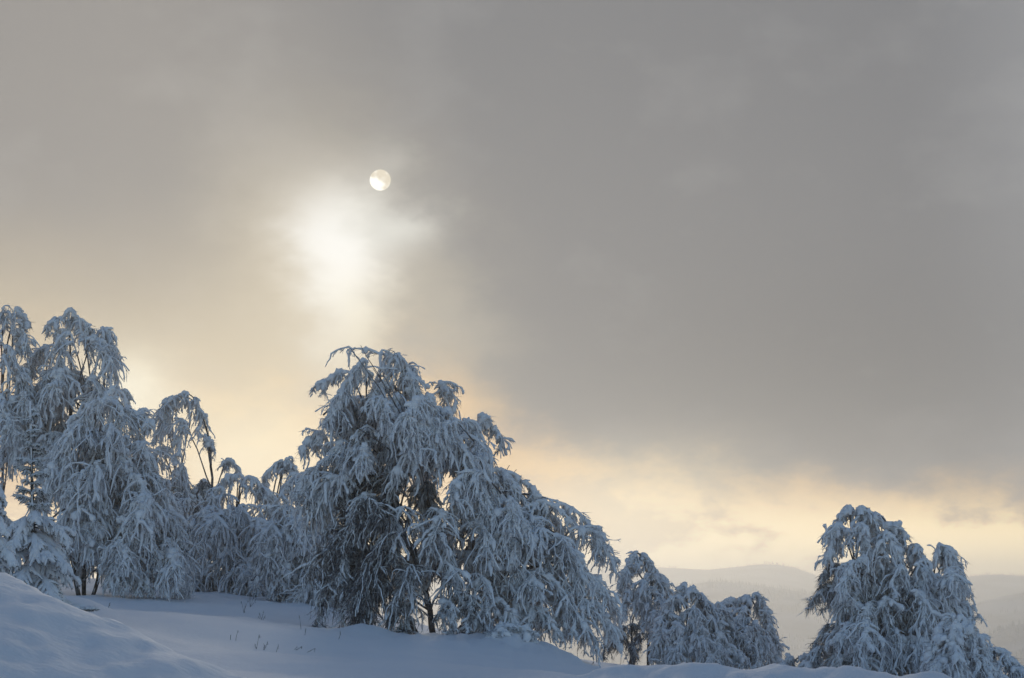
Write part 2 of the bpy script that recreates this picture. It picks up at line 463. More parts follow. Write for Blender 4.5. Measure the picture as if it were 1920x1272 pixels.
def bough(root, origin, P0, A, T, o):
    """one drooping bough: wood, with its load of snow as a child.  o: options"""
    mpp = o['mpp']                                     # metres per photo pixel at this tree
    bare = o.get('bare', 0.); dens = o.get('dens', 1.); thick = o.get('thick', 1.)
    Mi = P0 * .45 + A * .55 + UP * .13 * np.linalg.norm(A - P0)
    Mi[:2] += rng.normal(0, .05, 2)
    sp = catmull([P0, Mi, A, A * .45 + T * .55 + UP * .2 * max(A[2] - T[2], 0), T], 16)
    sp[1:] += rng.normal(0, .012, (15, 3))
    SP = sp[None]
    L = np.linalg.norm(np.diff(sp, axis=0), axis=1).sum()
    R2 = o['r'] * mpp; L3 = o['drop'] * mpp
    out = A - P0; out[2] = 0; out = unit(out)
    # side branches
    n2 = max(4, int(o.get('n2', 11) * dens))
    t2 = rng.uniform(o.get('t0', .34), 1.0, n2)
    S2, T2 = interp_poly(SP, np.zeros(n2, int), t2)
    az = rng.normal(0, 1, (n2, 3)); az[:, 2] = 0; az = unit(az)
    D2 = T2 * .5 + unit(az * 1. + out * .4) * .8 + UP * rng.uniform(-.3, .3, (n2, 1))
    L2 = R2 * rng.uniform(.3, 1.1, n2) * (1.1 - .35 * t2)
    P2 = grow(S2, D2, L2, 7, rng.uniform(1.0, 2.4, n2), .18)
    # branchlets, drooping
    n3 = int(o.get('n3', 120) * .355 * dens)
    fromsp = rng.uniform(0, 1, n3) < .25
    i3 = rng.integers(0, n2, n3)
    S3, T3 = interp_poly(P2, i3, rng.uniform(.12, 1., n3))
    Ss, Ts = interp_poly(SP, np.zeros(n3, int), rng.uniform(.3, 1., n3))
    S3 = np.where(fromsp[:, None], Ss, S3); T3 = np.where(fromsp[:, None], Ts, T3)
    D3 = T3 * .65 + rng.normal(0, .5, (n3, 3)) + out * .1; D3[:, 2] = np.minimum(D3[:, 2], .15)
    L3a = L3 * rng.uniform(.15, .78, n3)
    P3 = grow(S3, D3, L3a, 8, rng.uniform(1.3, 3.6, n3), .30)
    # fingers of snow-coated twigs
    nf = int(n3 * o.get('nf', 3.1))
    i4 = rng.integers(0, n3, nf); S4, T4 = interp_poly(P3, i4, rng.uniform(.05, .98, nf))
    from2 = rng.uniform(0, 1, nf) < .28
    Sb, Tb = interp_poly(P2, rng.integers(0, n2, nf), rng.uniform(.1, 1., nf))
    S4 = np.where(from2[:, None], Sb, S4); T4 = np.where(from2[:, None], Tb, T4)
    Lf = rng.uniform(.06, .25, nf) * o.get('fl', 1.)
    D4 = T4 * .5 + rng.normal(0, .55, (nf, 3)) - UP * .2; D4[:, 2] = np.minimum(D4[:, 2], .2)
    P4 = grow(S4, D4, Lf, 3, rng.uniform(.5, 1.8, nf), .2)
    gz = o['gz'] + .03
    if gz > -900:
        for P in (SP, P2, P3, P4):
            lowp = P[..., 2] < gz + 1.2
            if lowp.any():
                q = P[lowp]; q[:, 2] = np.maximum(q[:, 2], H(q[:, 0], q[:, 1]) + rng.uniform(.0, .10, len(q))); P[lowp] = q
    # twiglets
    n5 = int(nf * o.get('n5', .8))
    i5 = rng.integers(0, nf, n5); S5, T5 = interp_poly(P4, i5, rng.uniform(.1, 1., n5))
    D5 = T5 * .7 + rng.normal(0, .6, (n5, 3)); D5[:, 2] = np.minimum(D5[:, 2], .25)
    D5 = unit(D5) * rng.uniform(.04, .14, n5)[:, None]
    b3 = rng.uniform(0, 1, n3) < bare * .9 + .04
    b4 = rng.uniform(0, 1, nf) < bare * .92 + .10
    b5 = b4[i5]
    # fine inner twigs
    nt_ = int(o.get('fine', 380) * (1 + bare))
    St, Tt = interp_poly(P2, rng.integers(0, n2, nt_), rng.uniform(0, .8, nt_))
    Sp, Tp = interp_poly(P3, rng.integers(0, n3, nt_), rng.uniform(0, .6, nt_))
    h_ = rng.uniform(0, 1, nt_)[:, None] < .55
    St = np.where(h_, St, Sp); Tt = np.where(h_, Tt, Tp)
    Dt = Tt * .6 + rng.normal(0, .45, (nt_, 3)) - UP * .4; Dt[:, 2] = np.minimum(Dt[:, 2], .0)
    Dt = unit(Dt) * rng.uniform(.09, .34, nt_)[:, None]
    Et = St + Dt; Dt[:, 2] += np.maximum(gz - Et[:, 2], 0)
    bt = rng.uniform(0, 1, nt_) < .22 + .62 * bare
    # wood
    W = Build()
    W.tubes(SP, np.linspace(o.get('rw', .028), .008, 16)[None], 6, .08)
    W.tubes(P2[:, ::2], np.linspace(.014, .006, 4)[None].repeat(n2, 0), 3, .05)
    wo = W.build('bough', 'twig', root, origin)
    W = Build()
    if b3.any(): W.tubes(P3[b3][:, [0, 2, 5, 7]], np.linspace(.010, .005, 4)[None].repeat(b3.sum(), 0), 3, .05)
    if b4.any(): W.tubes(P4[b4] , np.linspace(.0075, .004, 3)[None].repeat(b4.sum(), 0), 3, .05)
    if b5.any(): W.spikes(S5[b5], D5[b5] * 1.7, np.full(b5.sum(), .005))
    W.spikes(St[bt], Dt[bt] * 1.1, np.full(bt.sum(), .0075))
    W.build('bare_twigs', 'twig', wo, origin)['kind'] = 'stuff'
    # snow
    S = Build()
    hv = (1 - .72 * bare) * thick
    k0 = 5
    rs = .046 * hv * lumps(1, 16 - k0, .3, 1.6); rs[:, -1] *= .4
    q = SP[:, k0:].copy(); q[..., 2] += rs * .55
    S.tubes(q, rs, 6, .18)
    r2 = .042 * hv * lumps(n2, 7, .25, 1.6); r2[:, 0] *= .6; r2[:, -1] *= .5
    q = P2.copy(); q[..., 2] += r2 * .5
    S.tubes(q, r2, 5, .2)
    ok = ~b3; n = ok.sum()
    if n:
        r3 = .0205 * thick * (1 - .4 * bare) * np.clip(rng.lognormal(0, .42, (n, 1)), .35, 2.2) * rng.uniform(.45, 1.5, (n, 8)) * np.array([.9, 1, 1, 1, 1, 1, 1.05, .7])
        q = P3[ok].copy(); q[..., 2] += r3 * .3
        S.tubes(q, r3, 4, .22)
    # crusts of snow lying across the upper twigs
    nc = int(o.get('crust', 21) * (1 - bare) * dens) if bare < .5 else 0
    if nc:
        Sc, Tc = interp_poly(P2, rng.integers(0, n2, nc), rng.uniform(.05, .85, nc))
        nn = nc // 3; Sc[:nn], Tc[:nn] = interp_poly(SP, np.zeros(nn, int), rng.uniform(.4, .95, nn))
        Dc = Tc + rng.normal(0, .35, (nc, 3)); Dc[:, 2] = np.minimum(Dc[:, 2], .1); rc = .052 * thick * np.clip(rng.lognormal(0, .35, (nc, 1)), .5, 2.)
        Pc = grow(Sc - unit(Dc) * .06 + UP * .025, Dc, rng.uniform(.12, .36, nc), 5, rng.uniform(.3, 1.2, nc), .22)
        S.tubes(Pc, rc * lumps(nc, 5, .6, 1.4) * np.array([.35, .95, 1.1, .9, .3]), 6, .2, True)
    ok = ~b4; n = ok.sum()
    if n:
        r4 = .0148 * thick * np.clip(rng.lognormal(0, .38, (n, 1)), .4, 2.) * rng.uniform(.7, 1.35, (n, 3)) * np.array([.9, 1.0, .8])
        S.tubes(P4[ok], r4, 3, .2)
    S.build('snow_load', 'snow', wo, origin)['kind'] = 'stuff'
    if (~b5).any():
        F = Build()
        F.spikes(S5[~b5], D5[~b5], rng.uniform(.007, .016, (~b5).sum()) * min(thick, 1.2))
        F.spikes(St[~bt], Dt[~bt], rng.uniform(.008, .014, (~bt).sum()))
        fo = F.build('rimed_twigs', 'rime', wo, origin); fo['kind'] = 'stuff'
    return wo

def in_poly(x, y, poly):
    c_ = False; j = len(poly) - 1
    for i in range(len(poly)):
        (xi, yi), (xj, yj) = poly[i], poly[j]
        if (yi > y) != (yj > y) and x < (xj - xi) * (y - yi) / (yj - yi + 1e-9) + xi: c_ = not c_
        j = i
    return c_

LIB = {}
def library():
    """inner boughs, built once; every copy shares these meshes"""
    for kind, num, opt in (('snowy', 11, dict(n3=230, nf=3.4, fine=560, bare=.0, crust=30)), ('twiggy', 6, dict(n3=200, nf=3.2, fine=760, bare=.33)), ('bare', 4, dict(n3=200, nf=2.6, fine=950, bare=.82))):
        LIB[kind] = []
        for k in range(num):
            A = np.array([.85 * rng.uniform(.8, 1.2), rng.normal(0, .1), .55 * rng.uniform(.6, 1.4)])
            T = A + np.array([.5 * rng.uniform(.5, 1.3), rng.normal(0, .2), -.42 * rng.uniform(.6, 1.5)])
            o = dict(mpp=1., r=.8, drop=1.05, gz=-1e3); o.update(opt)
            w = bough(None, np.zeros(3), np.zeros(3), A, T, o)
            parts = [(w.name.split('.')[0], w.data, None)] + [(c_.name.split('.')[0], c_.data, c_.get('kind')) for c_ in w.children]
            for c_ in list(w.children) + [w]: bpy.data.objects.remove(c_)
            LIB[kind].append((A, parts))

def inner_bough(root, origin, A_w, az, scale, kind):
    A, parts = LIB[kind][rng.integers(len(LIB[kind]))]
    ca, sa = math.cos(az), math.sin(az)
    off = scale * np.array([A[0] * ca - A[1] * sa, A[0] * sa + A[1] * ca, A[2]])
    top = None
    for nm, me, kd in parts:
        o = bpy.data.objects.new(nm, me); col.objects.link(o)
        if top is None:
            o.parent = root; o.location = A_w - off - origin; o.rotation_euler = (0, 0, az); o.scale = (scale,) * 3; top = o
        else:
            o.parent = top
        if kd: o['kind'] = kd

def birch(label, d, base, stems, lobes, poly=None, nfill=0, half=1.6, fill=None, dark=None, shoots=(), stem_r=.07, group='snow-laden birches on the slope', name='birch_tree', **common):
    """stems: polylines [(px, py, depth offset)]; lobes: (apex px, py, depth offset, tip dx, tip dy, reach px, drop px, options)"""
    mpp = d / FPX
    bp = at(base, 1121, d); gz = float(H(bp[0], bp[1])); origin = np.array([bp[0], bp[1], gz - .05])
    root = empty(name, origin); tag(root, label, 'tree', group)
    SP = []
    W = Build()
    for i, st in enumerate(stems):
        pts = [at(px, py, d + dd) for px, py, dd in st]
        pts[0][2] = float(H(pts[0][0], pts[0][1])) - .15
        P = catmull(pts, 18); P[1:] += rng.normal(0, .012, (17, 3)); SP.append(P)
        W.tubes(P[None], (np.linspace(stem_r, stem_r * .28, 18) * rng.uniform(.85, 1.15))[None], 8, .07)
    W.build('trunk', 'bark', root, origin)
    # thin snow plastered along the stems
    Sn = Build()
    for P in SP:
        q = P[None].copy(); r = (np.linspace(stem_r, stem_r * .35, 18) * .75)[None] * lumps(1, 18, .3, 1.3)
        q[..., 1] -= r * .4; q[..., 2] += r * .3; q[..., 0] += rng.uniform(-.5, .5) * r
        Sn.tubes(q, r, 6, .2)
    Sn.build('trunk_snow', 'snow', root, origin)
    def place(px, py, dd, tx, ty, r, drop, opt):
        A = at(px, py, d + dd); T = at(px + tx, py + ty, d + dd + rng.uniform(-.3, .3) + opt.get('td', 0))
        fr = opt.get('att', rng.uniform(.42, .72))
        za = origin[2] + (A[2] - origin[2]) * fr
        best = None
        for P in SP:
            k = int(np.argmin(np.abs(P[:, 2] - za))); k = min(k, 16)
            s = np.linalg.norm(P[k] - A) + rng.uniform(0, .4)
            if best is None or s < best[0]: best = (s, P[k])
        P0 = best[1].copy()
        if 'from' in opt: P0 = at(opt['from'][0], opt['from'][1], d + opt['from'][2])
        o = dict(mpp=mpp, r=r, drop=drop, gz=gz - .02); o.update(common); o.update(opt)
        bough(root, origin, P0, A, T, o)
    for l in lobes:
        place(*l[:7], l[7] if len(l) > 7 else {})
    if poly:
        xs = [p[0] for p in poly]; ys = [p[1] for p in poly]; cx = (min(xs) + max(xs)) / 2; wx = (max(xs) - min(xs)) / 2
        m = 0
        while m < nfill:
            x = rng.uniform(min(xs), max(xs)); y = rng.uniform(min(ys), max(ys))
            if not in_poly(x, y, poly): continue
            m += 1
            e = math.sqrt(max(.05, 1 - ((x - cx) / (wx * 1.05)) ** 2))
            kind = 'twiggy' if m % 3 == 0 else 'snowy'
            dd = half * e * (rng.uniform(-.3, .9) if m % 3 == 0 else rng.uniform(-1, .3))
            if dark and in_poly(x, y, dark):
                kind = 'bare' if m % 4 else 'twiggy'; dd = half * e * rng.uniform(-1, .1)
            r = rng.uniform(34, 60) if not fill else rng.uniform(*fill[0])
            A = at(x, y, d + dd); c0 = min((P[int(np.argmin(np.abs(P[:, 2] - A[2] + .4)))] for P in SP), key=lambda q: np.linalg.norm(q - A))
            v = A - c0; az = math.atan2(v[1], v[0]) + rng.normal(0, .5) if np.linalg.norm(v[:2]) > .15 else rng.uniform(0, 6.28)
            inner_bough(root, origin, A, az, r * mpp / .8 * 1.05, kind)
    for (x0, y0, x1, y1, dd) in shoots:
        S = Build(); P = catmull([at(x0, y0, d + dd), at((x0 + x1) / 2 + 4, (y0 + y1) / 2, d + dd), at(x1, y1, d + dd * 1.3)], 10)[None]
        P[:, 1:] += rng.normal(0, .01, (1, 9, 3))
        S.tubes(P, np.linspace(.022, .007, 10)[None], 5, .1)
        S.build('shoot', 'twig', root, origin)
    return root

library()
# --- the big tree in the middle
birch('huge sprawling snow-laden birch in the middle under the sun, several trunks', 58, 825,
      [[(845, 1197, 0), (840, 1080, .1), (800, 930, 0), (760, 800, 0), (730, 690, 0)],
       [(815, 1197, -.3), (790, 1080, -.3), (740, 960, -.4), (690, 850, -.4), (660, 760, -.3)],
       [(865, 1196, .3), (880, 1090, .2), (890, 960, .2), (880, 850, .1), (860, 770, .1)],
       [(850, 1197, .1), (905, 1110, 0), (960, 1075, -.2), (1040, 1055, -.4)],
       [(790, 1197, .4), (720, 1080, .6), (650, 960, .8), (610, 880, .8)]],
      [(715, 660, 0, 50, 50, 62, 90), (745, 664, -.4, 34, 70, 50, 90), (685, 680, -.5, -40, 60, 60, 90), (655, 700, 0, -58, 22, 30, 34, dict(n3=60)), (765, 690, .2, 15, 60, 40, 80),
       (640, 740, -.3, -30, 60, 42, 80), (825, 722, .2, 30, 30, 42, 50, dict(n3=80)), (800, 745, -.6, 30, 60, 58, 90), (745, 740, -1.1, -10, 60, 60, 80),
       (905, 780, 0, 36, 60, 36, 55, dict(n3=80)), (870, 790, -.4, 40, 70, 60, 100), (800, 812, -1.7, -46, 60, 88, 85, dict(n3=200, thick=1.15)), (850, 820, -1.5, 40, 80, 80, 110, dict(n3=190, thick=1.1)),
       (900, 850, -.8, 25, 80, 50, 90), (605, 815, .1, -38, 22, 42, 40), (650, 830, -.4, -40, 40, 60, 80), (690, 800, -.9, -40, 60, 60, 90, dict(bare=.3)),
       (590, 880, .3, -40, 60, 60, 90), (640, 900, -.3, -60, 70, 70, 90, dict(bare=.25)),
       (970, 905, 0, 50, 40, 46, 50, dict(n3=90)), (930, 925, -.7, 40, 70, 70, 100), (1010, 940, -.2, 70, 50, 60, 70), (1050, 945, 0, 95, 100, 48, 70, {'from': (890, 950, 0), 'n3': 130}),
       (1085, 990, -.3, 62, 62, 55, 78), (1010, 990, -.9, 70, 60, 80, 90), (1060, 1055, -.6, 88, 80, 70, 90, {'from': (905, 1105, 0), 'n3': 190}), (1100, 1075, -.2, 50, 75, 60, 85, {'from': (960, 1075, -.2)}),
       (1020, 1080, -1.1, 60, 80, 80, 90, {'from': (905, 1105, 0), 'n3': 170}), (960, 1090, -1.2, 20, 70, 70, 80), (900, 980, -1.7, 20, 80, 80, 100), (830, 960, -2.0, -20, 70, 80, 90, dict(bare=.2)),
       (760, 950, -1.8, -30, 80, 80, 100, dict(bare=.4)), (700, 960, -1.6, -60, 90, 90, 120, dict(bare=.82, n3=190)), (650, 990, -1.2, -50, 90, 80, 110, dict(bare=.82, n3=190)), (720, 1030, -2.0, -40, 80, 90, 110, dict(bare=.85, n3=200)),
       (660, 1060, -1.4, -50, 70, 80, 100, dict(bare=.82, n3=180)), (770, 1060, -2.1, -20, 80, 80, 100, dict(bare=.6, n3=160)), (840, 1060, -2.0, 20, 80, 80, 90, dict(bare=.3)), (900, 1080, -1.7, 30, 80, 80, 80, dict(bare=.2)),
       (945, 890, -.5, 34, 50, 50, 66), (955, 935, -1.0, 30, 60, 64, 80), (1000, 950, .3, 60, 60, 70, 80), (930, 880, .4, 30, 60, 60, 70),
       (880, 1120, -1.9, 20, 50, 70, 60, dict(bare=.25)), (940, 1130, -1.6, 30, 44, 70, 56, dict(bare=.15)), (1000, 1140, -1.2, 40, 40, 70, 56, dict(bare=.15)), (1060, 1140, -.8, 44, 46, 66, 60, dict(bare=.1)), (1110, 1130, -.5, 34, 56, 50, 66), (840, 1130, -2.0, -10, 44, 66, 56, dict(bare=.3)), (970, 1120, .4, 40, 50, 80, 70, dict(bare=.2)), (1050, 1120, .5, 40, 60, 80, 70, dict(bare=.2)),
       (740, 880, -.4, -30, 60, 70, 80, dict(bare=.6, fine=500)), (700, 900, .4, -40, 60, 70, 80, dict(bare=.6, fine=500)), (780, 905, .5, 20, 60, 70, 80, dict(bare=.6, fine=500)), (725, 960, .5, -30, 60, 70, 90, dict(bare=.6, fine=500)), (850, 935, .6, 20, 70, 80, 90, dict(bare=.5, fine=500)), (830, 1010, .4, -20, 70, 80, 90, dict(bare=.5, fine=500)), (770, 1040, .3, -20, 70, 80, 90, dict(bare=.6, fine=500)), (760, 850, -1., -20, 60, 60, 70, dict(bare=.6, fine=400)),
       (700, 1110, -1.6, -40, 50, 70, 70, dict(bare=.7)), (780, 1120, -1.8, -20, 50, 70, 70, dict(bare=.5)), (740, 1000, -2.2, -70, 100, 90, 120, dict(bare=.85, n3=180))],
      [(620, 780), (700, 700), (760, 700), (850, 790), (920, 860), (1000, 950), (1050, 1040), (1070, 1130), (1030, 1165), (900, 1160), (720, 1150), (620, 1090), (580, 950)], 110, 2.2, dark=[(610, 900), (720, 880), (790, 980), (800, 1130), (700, 1150), (600, 1090)],
      shoots=[(765, 820, 660, 655, -1.4), (768, 815, 676, 648, -1.5), (770, 820, 700, 690, -1.6), (772, 810, 716, 700, -1.5), (760, 830, 690, 720, -1.6), (775, 810, 742, 720, -1.5), (740, 850, 650, 790, -1.4), (925, 930, 955, 872, 0), (940, 925, 968, 880, 0.1), (700, 905, 640, 850, -.9)])

# --- left group
birch('tall snow-laden birch cut off by the left edge of the photo', 74, -10,
      [[(-5, 1100, 0), (5, 900, 0), (5, 720, 0), (25, 590, 0)], [(-40, 1100, .5), (-60, 850, .5), (-70, 680, .5)]],
      [(28, 582, 0, 22, 22, 26, 26, dict(n3=60)), (5, 590, -.3, -20, 50, 50, 70), (30, 620, 0, 22, 40, 32, 60), (10, 650, -.6, 30, 60, 60, 90), (-30, 630, -.3, -30, 60, 70, 80), (35, 690, -.3, 20, 60, 45, 80), (0, 740, -.9, 20, 60, 70, 90), (-50, 720, -.5, -30, 60, 70, 90), (20, 810, -1., 20, 60, 70, 90)],
      [(-120, 720), (40, 700), (60, 860), (50, 1040), (-120, 1040)], 24, 1.8)
birch('tallest of the left birches, with a rounded snowy head above its neighbours', 75, 120,
      [[(120, 1105, 0), (125, 900, 0), (135, 740, 0), (130, 600, 0)], [(90, 1105, .4), (80, 900, .5), (90, 720, .4)], [(150, 1105, -.2), (185, 880, 0), (195, 700, 0)]],
      [(128, 584, 0, 26, 30, 36, 50), (110, 600, 0, -32, 26, 26, 34, dict(n3=70)), (150, 604, -.4, 34, 36, 46, 70), (190, 618, 0, 26, 44, 36, 70), (130, 625, -.9, -20, 60, 66, 90), (175, 640, -.8, 30, 70, 60, 100, dict(n3=150)),
       (205, 660, -.2, 14, 60, 34, 70), (90, 650, -.2, -34, 26, 40, 60), (70, 665, .2, -16, 34, 30, 50), (110, 690, -1., -30, 60, 70, 90), (170, 710, -1.1, 30, 60, 66, 80), (80, 720, -.7, -30, 60, 60, 90), (225, 735, .1, 20, 40, 30, 50, dict(n3=80)), (50, 740, -.8, -20, 60, 60, 80)],
      [(40, 740), (110, 680), (200, 690), (235, 760), (260, 900), (40, 960)], 34, 1.8)
birch('broad snow-laden birch beside the small spruce, slim trunk showing at its foot', 66, 158,
      [[(158, 1116, 0), (160, 1000, 0), (175, 880, 0), (195, 770, 0)], [(172, 1115, .3), (215, 980, .2), (240, 860, .1)], [(150, 1115, -.2), (130, 1000, -.3), (125, 880, -.3)]],
      [(200, 748, -.3, 30, 50, 60, 90, dict(n3=170, thick=1.1)), (180, 752, -.6, -40, 60, 60, 90, dict(n3=150)), (235, 765, 0, 26, 60, 44, 80), (262, 770, .2, 14, 40, 26, 50), (150, 790, -.8, -30, 60, 66, 90), (210, 800, -1.3, 20, 80, 80, 110, dict(n3=160)), (260, 830, -.6, 26, 70, 56, 90),
       (120, 840, -.8, -30, 70, 70, 90), (180, 870, -1.6, -20, 70, 80, 100), (250, 890, -1.2, 40, 80, 80, 100, dict(n3=150)), (285, 900, -.3, 40, 80, 60, 90), (300, 960, -.5, 36, 80, 60, 90), (230, 970, -1.7, 20, 80, 80, 100), (150, 950, -1.5, -20, 80, 80, 90), (270, 1010, -1.3, 30, 60, 70, 80), (200, 1030, -1.6, 20, 50, 66, 66), (120, 1000, -1., -20, 60, 60, 80), (230, 1060, -1.4, 40, 34, 56, 46)],
      [(110, 830), (200, 790), (280, 860), (320, 960), (325, 1060), (110, 1070)], 58, 2.0)
birch('slender birch behind, its head bowed over to the left from a dark bare stem', 80, 395,
      [[(405, 1094, 0), (400, 960, 0), (396, 880, 0), (388, 810, 0), (372, 762, 0), (345, 740, 0)], [(330, 1092, .4), (335, 940, .4), (320, 820, .3)]],
      [(345, 738, 0, -44, 40, 36, 60, {'att': .95}), (325, 745, -.3, -32, 50, 42, 66), (365, 748, 0, 12, 50, 30, 60), (310, 780, -.3, -20, 50, 44, 66), (345, 790, -.5, -10, 60, 46, 80, dict(dens=.8)), (300, 840, -.2, -14, 60, 46, 70), (385, 815, 0, 16, 34, 18, 26, dict(n3=36)), (425, 862, 0, 26, 24, 24, 30, dict(n3=60)), (340, 870, -.4, 10, 60, 46, 70, dict(dens=.7)), (310, 900, -.4, -10, 60, 50, 70), (365, 920, 0, 14, 50, 40, 60)],
      [(290, 880), (390, 900), (390, 1060), (290, 1060)], 14, 1.0, stem_r=.06)
birch('low bent birch left of centre whose boughs arch over and sweep to the ground', 73, 440,
      [[(440, 1108, 0), (435, 1020, 0), (445, 950, 0), (450, 910, 0)], [(470, 1110, .2), (500, 1010, .2), (520, 940, .2), (530, 890, .2)], [(400, 1105, 0), (390, 1010, 0), (400, 950, 0)]],
      [(440, 895, 0, -50, 40, 40, 60), (465, 895, -.2, 40, 40, 40, 56), (415, 915, -.5, -40, 70, 60, 90, dict(n3=150)), (525, 868, .2, -26, 24, 30, 30, dict(n3=56)), (535, 866, .2, 22, 24, 24, 28, dict(n3=50)), (490, 915, -.2, 36, 36, 40, 50), (390, 950, -.7, -34, 80, 60, 90, dict(n3=150)), (450, 950, -.9, 20, 80, 70, 100, dict(n3=160)), (500, 950, -.4, 30, 50, 56, 70), (420, 1000, -1.1, -20, 60, 66, 80), (480, 1010, -1.1, 20, 60, 66, 80, dict(n3=150)), (375, 1020, -.8, -20, 50, 56, 60), (460, 1050, -1.2, 10, 40, 56, 50), (520, 1000, -.5, 30, 60, 56, 70)],
      [(380, 960), (480, 940), (540, 980), (540, 1092), (365, 1080)], 32, 1.4)
birch('tangled frosted thicket of birch filling the gap left of the biggest tree', 69, 570,
      [[(570, 1128, 0), (565, 1020, 0), (555, 940, 0), (560, 890, 0)], [(600, 1132, 0), (620, 1030, 0), (630, 960, 0)], [(540, 1122, 0), (520, 1040, 0), (510, 980, 0)]],
      [(560, 890, 0, -30, 34, 40, 44), (590, 930, -.3, 30, 60, 60, 70), (535, 950, -.4, -30, 60, 60, 70), (560, 980, -.8, -20, 60, 66, 80, dict(bare=.35)), (610, 1000, -.8, 30, 60, 66, 80, dict(bare=.4)), (520, 1030, -.8, -30, 50, 60, 60, dict(bare=.2)), (580, 1050, -1., 20, 50, 66, 60, dict(bare=.4)), (630, 1060, -.8, 20, 40, 60, 56, dict(bare=.5)), (540, 1070, -1., -20, 34, 60, 44, dict(bare=.3)), (600, 1090, -1., 20, 30, 60, 36, dict(bare=.4))],
      [(510, 960), (640, 960), (650, 1112), (510, 1098)], 34, 1.2)

# --- right group
birch('small bowed birch just right of the biggest tree, dark bare twigs at its foot', 70, 1212,
      [[(1215, 1262, 0), (1217, 1180, 0), (1222, 1100, 0), (1212, 1050, 0), (1195, 1036, 0)], [(1180, 1262, 0), (1185, 1200, 0), (1180, 1150, 0)]],
      [(1193, 1036, 0, -26, 50, 24, 50, {'att': .95, 'n3': 90}), (1205, 1040, 0, 24, 34, 24, 40, dict(n3=70)), (1180, 1062, -.2, -16, 50, 28, 56), (1225, 1078, -.1, 20, 30, 28, 50), (1205, 1090, -.4, -10, 40, 36, 60), (1240, 1092, -.2, 18, 30, 30, 56), (1180, 1110, -.3, -10, 40, 30, 50), (1215, 1130, -.5, 10, 40, 36, 50),
       (1185, 1170, -.4, -44, 30, 44, 40, dict(bare=.85, n3=110)), (1170, 1190, -.2, -40, 24, 40, 36, dict(bare=.9, n3=110)), (1200, 1190, -.5, -20, 30, 40, 40, dict(bare=.8)), (1230, 1160, -.5, 20, 40, 40, 50, dict(bare=.3))],
      [(1185, 1080), (1215, 1070), (1250, 1110), (1250, 1200), (1195, 1180)], 5, .7, fill=((24, 36), (0, 0)), stem_r=.05)
birch('low peaked birch thicket behind the lumpy snow bank, second from the biggest tree', 67, 1290,
      [[(1290, 1262, 0), (1288, 1180, 0), (1285, 1110, 0)], [(1330, 1262, 0), (1335, 1190, 0), (1330, 1140, 0)], [(1250, 1262, 0), (1245, 1210, 0), (1250, 1180, 0)]],
      [(1284, 1098, 0, -14, 26, 24, 36, dict(n3=90)), (1298, 1106, 0, 26, 24, 30, 44), (1270, 1120, -.2, -30, 30, 36, 46), (1320, 1125, 0, 26, 26, 36, 50), (1345, 1132, .1, 20, 26, 28, 44), (1300, 1140, -.5, 10, 40, 46, 60), (1255, 1150, -.3, -26, 34, 40, 50), (1335, 1160, -.4, 16, 40, 44, 60), (1270, 1170, -.8, -26, 46, 50, 60, dict(n3=170)), (1300, 1190, -.9, 10, 40, 50, 50), (1240, 1190, -.7, -20, 34, 40, 46), (1340, 1200, -.6, 14, 30, 46, 46), (1262, 1215, -.9, -10, 24, 40, 36), (1320, 1220, -.9, 10, 24, 40, 34)],
      [(1245, 1160), (1290, 1130), (1350, 1150), (1360, 1225), (1240, 1225)], 20, 1., fill=((26, 44), (0, 0)), stem_r=.045, dens=.85)
birch('round-headed low birch right of the peaked thicket, edge of the open gap', 68, 1405,
      [[(1400, 1264, 0), (1398, 1190, 0), (1405, 1125, 0)], [(1440, 1264, 0), (1438, 1200, 0), (1425, 1140, 0)], [(1370, 1262, 0), (1368, 1200, 0), (1372, 1150, 0)]],
      [(1415, 1116, 0, 28, 36, 24, 36, dict(n3=80)), (1402, 1118, 0, -26, 20, 24, 30, dict(n3=70)), (1368, 1124, 0, -20, 20, 24, 36, dict(n3=80)), (1432, 1140, 0, 18, 50, 24, 50), (1395, 1140, -.3, -10, 34, 40, 56), (1370, 1145, -.3, -10, 40, 36, 56), (1442, 1170, -.1, 12, 40, 26, 50), (1415, 1170, -.6, 10, 40, 44, 60), (1380, 1180, -.7, -10, 40, 44, 56), (1445, 1205, -.2, 14, 34, 30, 40), (1410, 1210, -.8, 10, 30, 44, 40), (1370, 1215, -.8, -10, 26, 44, 36), (1450, 1235, -.3, 20, 14, 26, 22)],
      [(1360, 1150), (1420, 1140), (1450, 1200), (1450, 1230), (1360, 1230)], 20, 1., fill=((26, 44), (0, 0)), stem_r=.045, dens=.85)
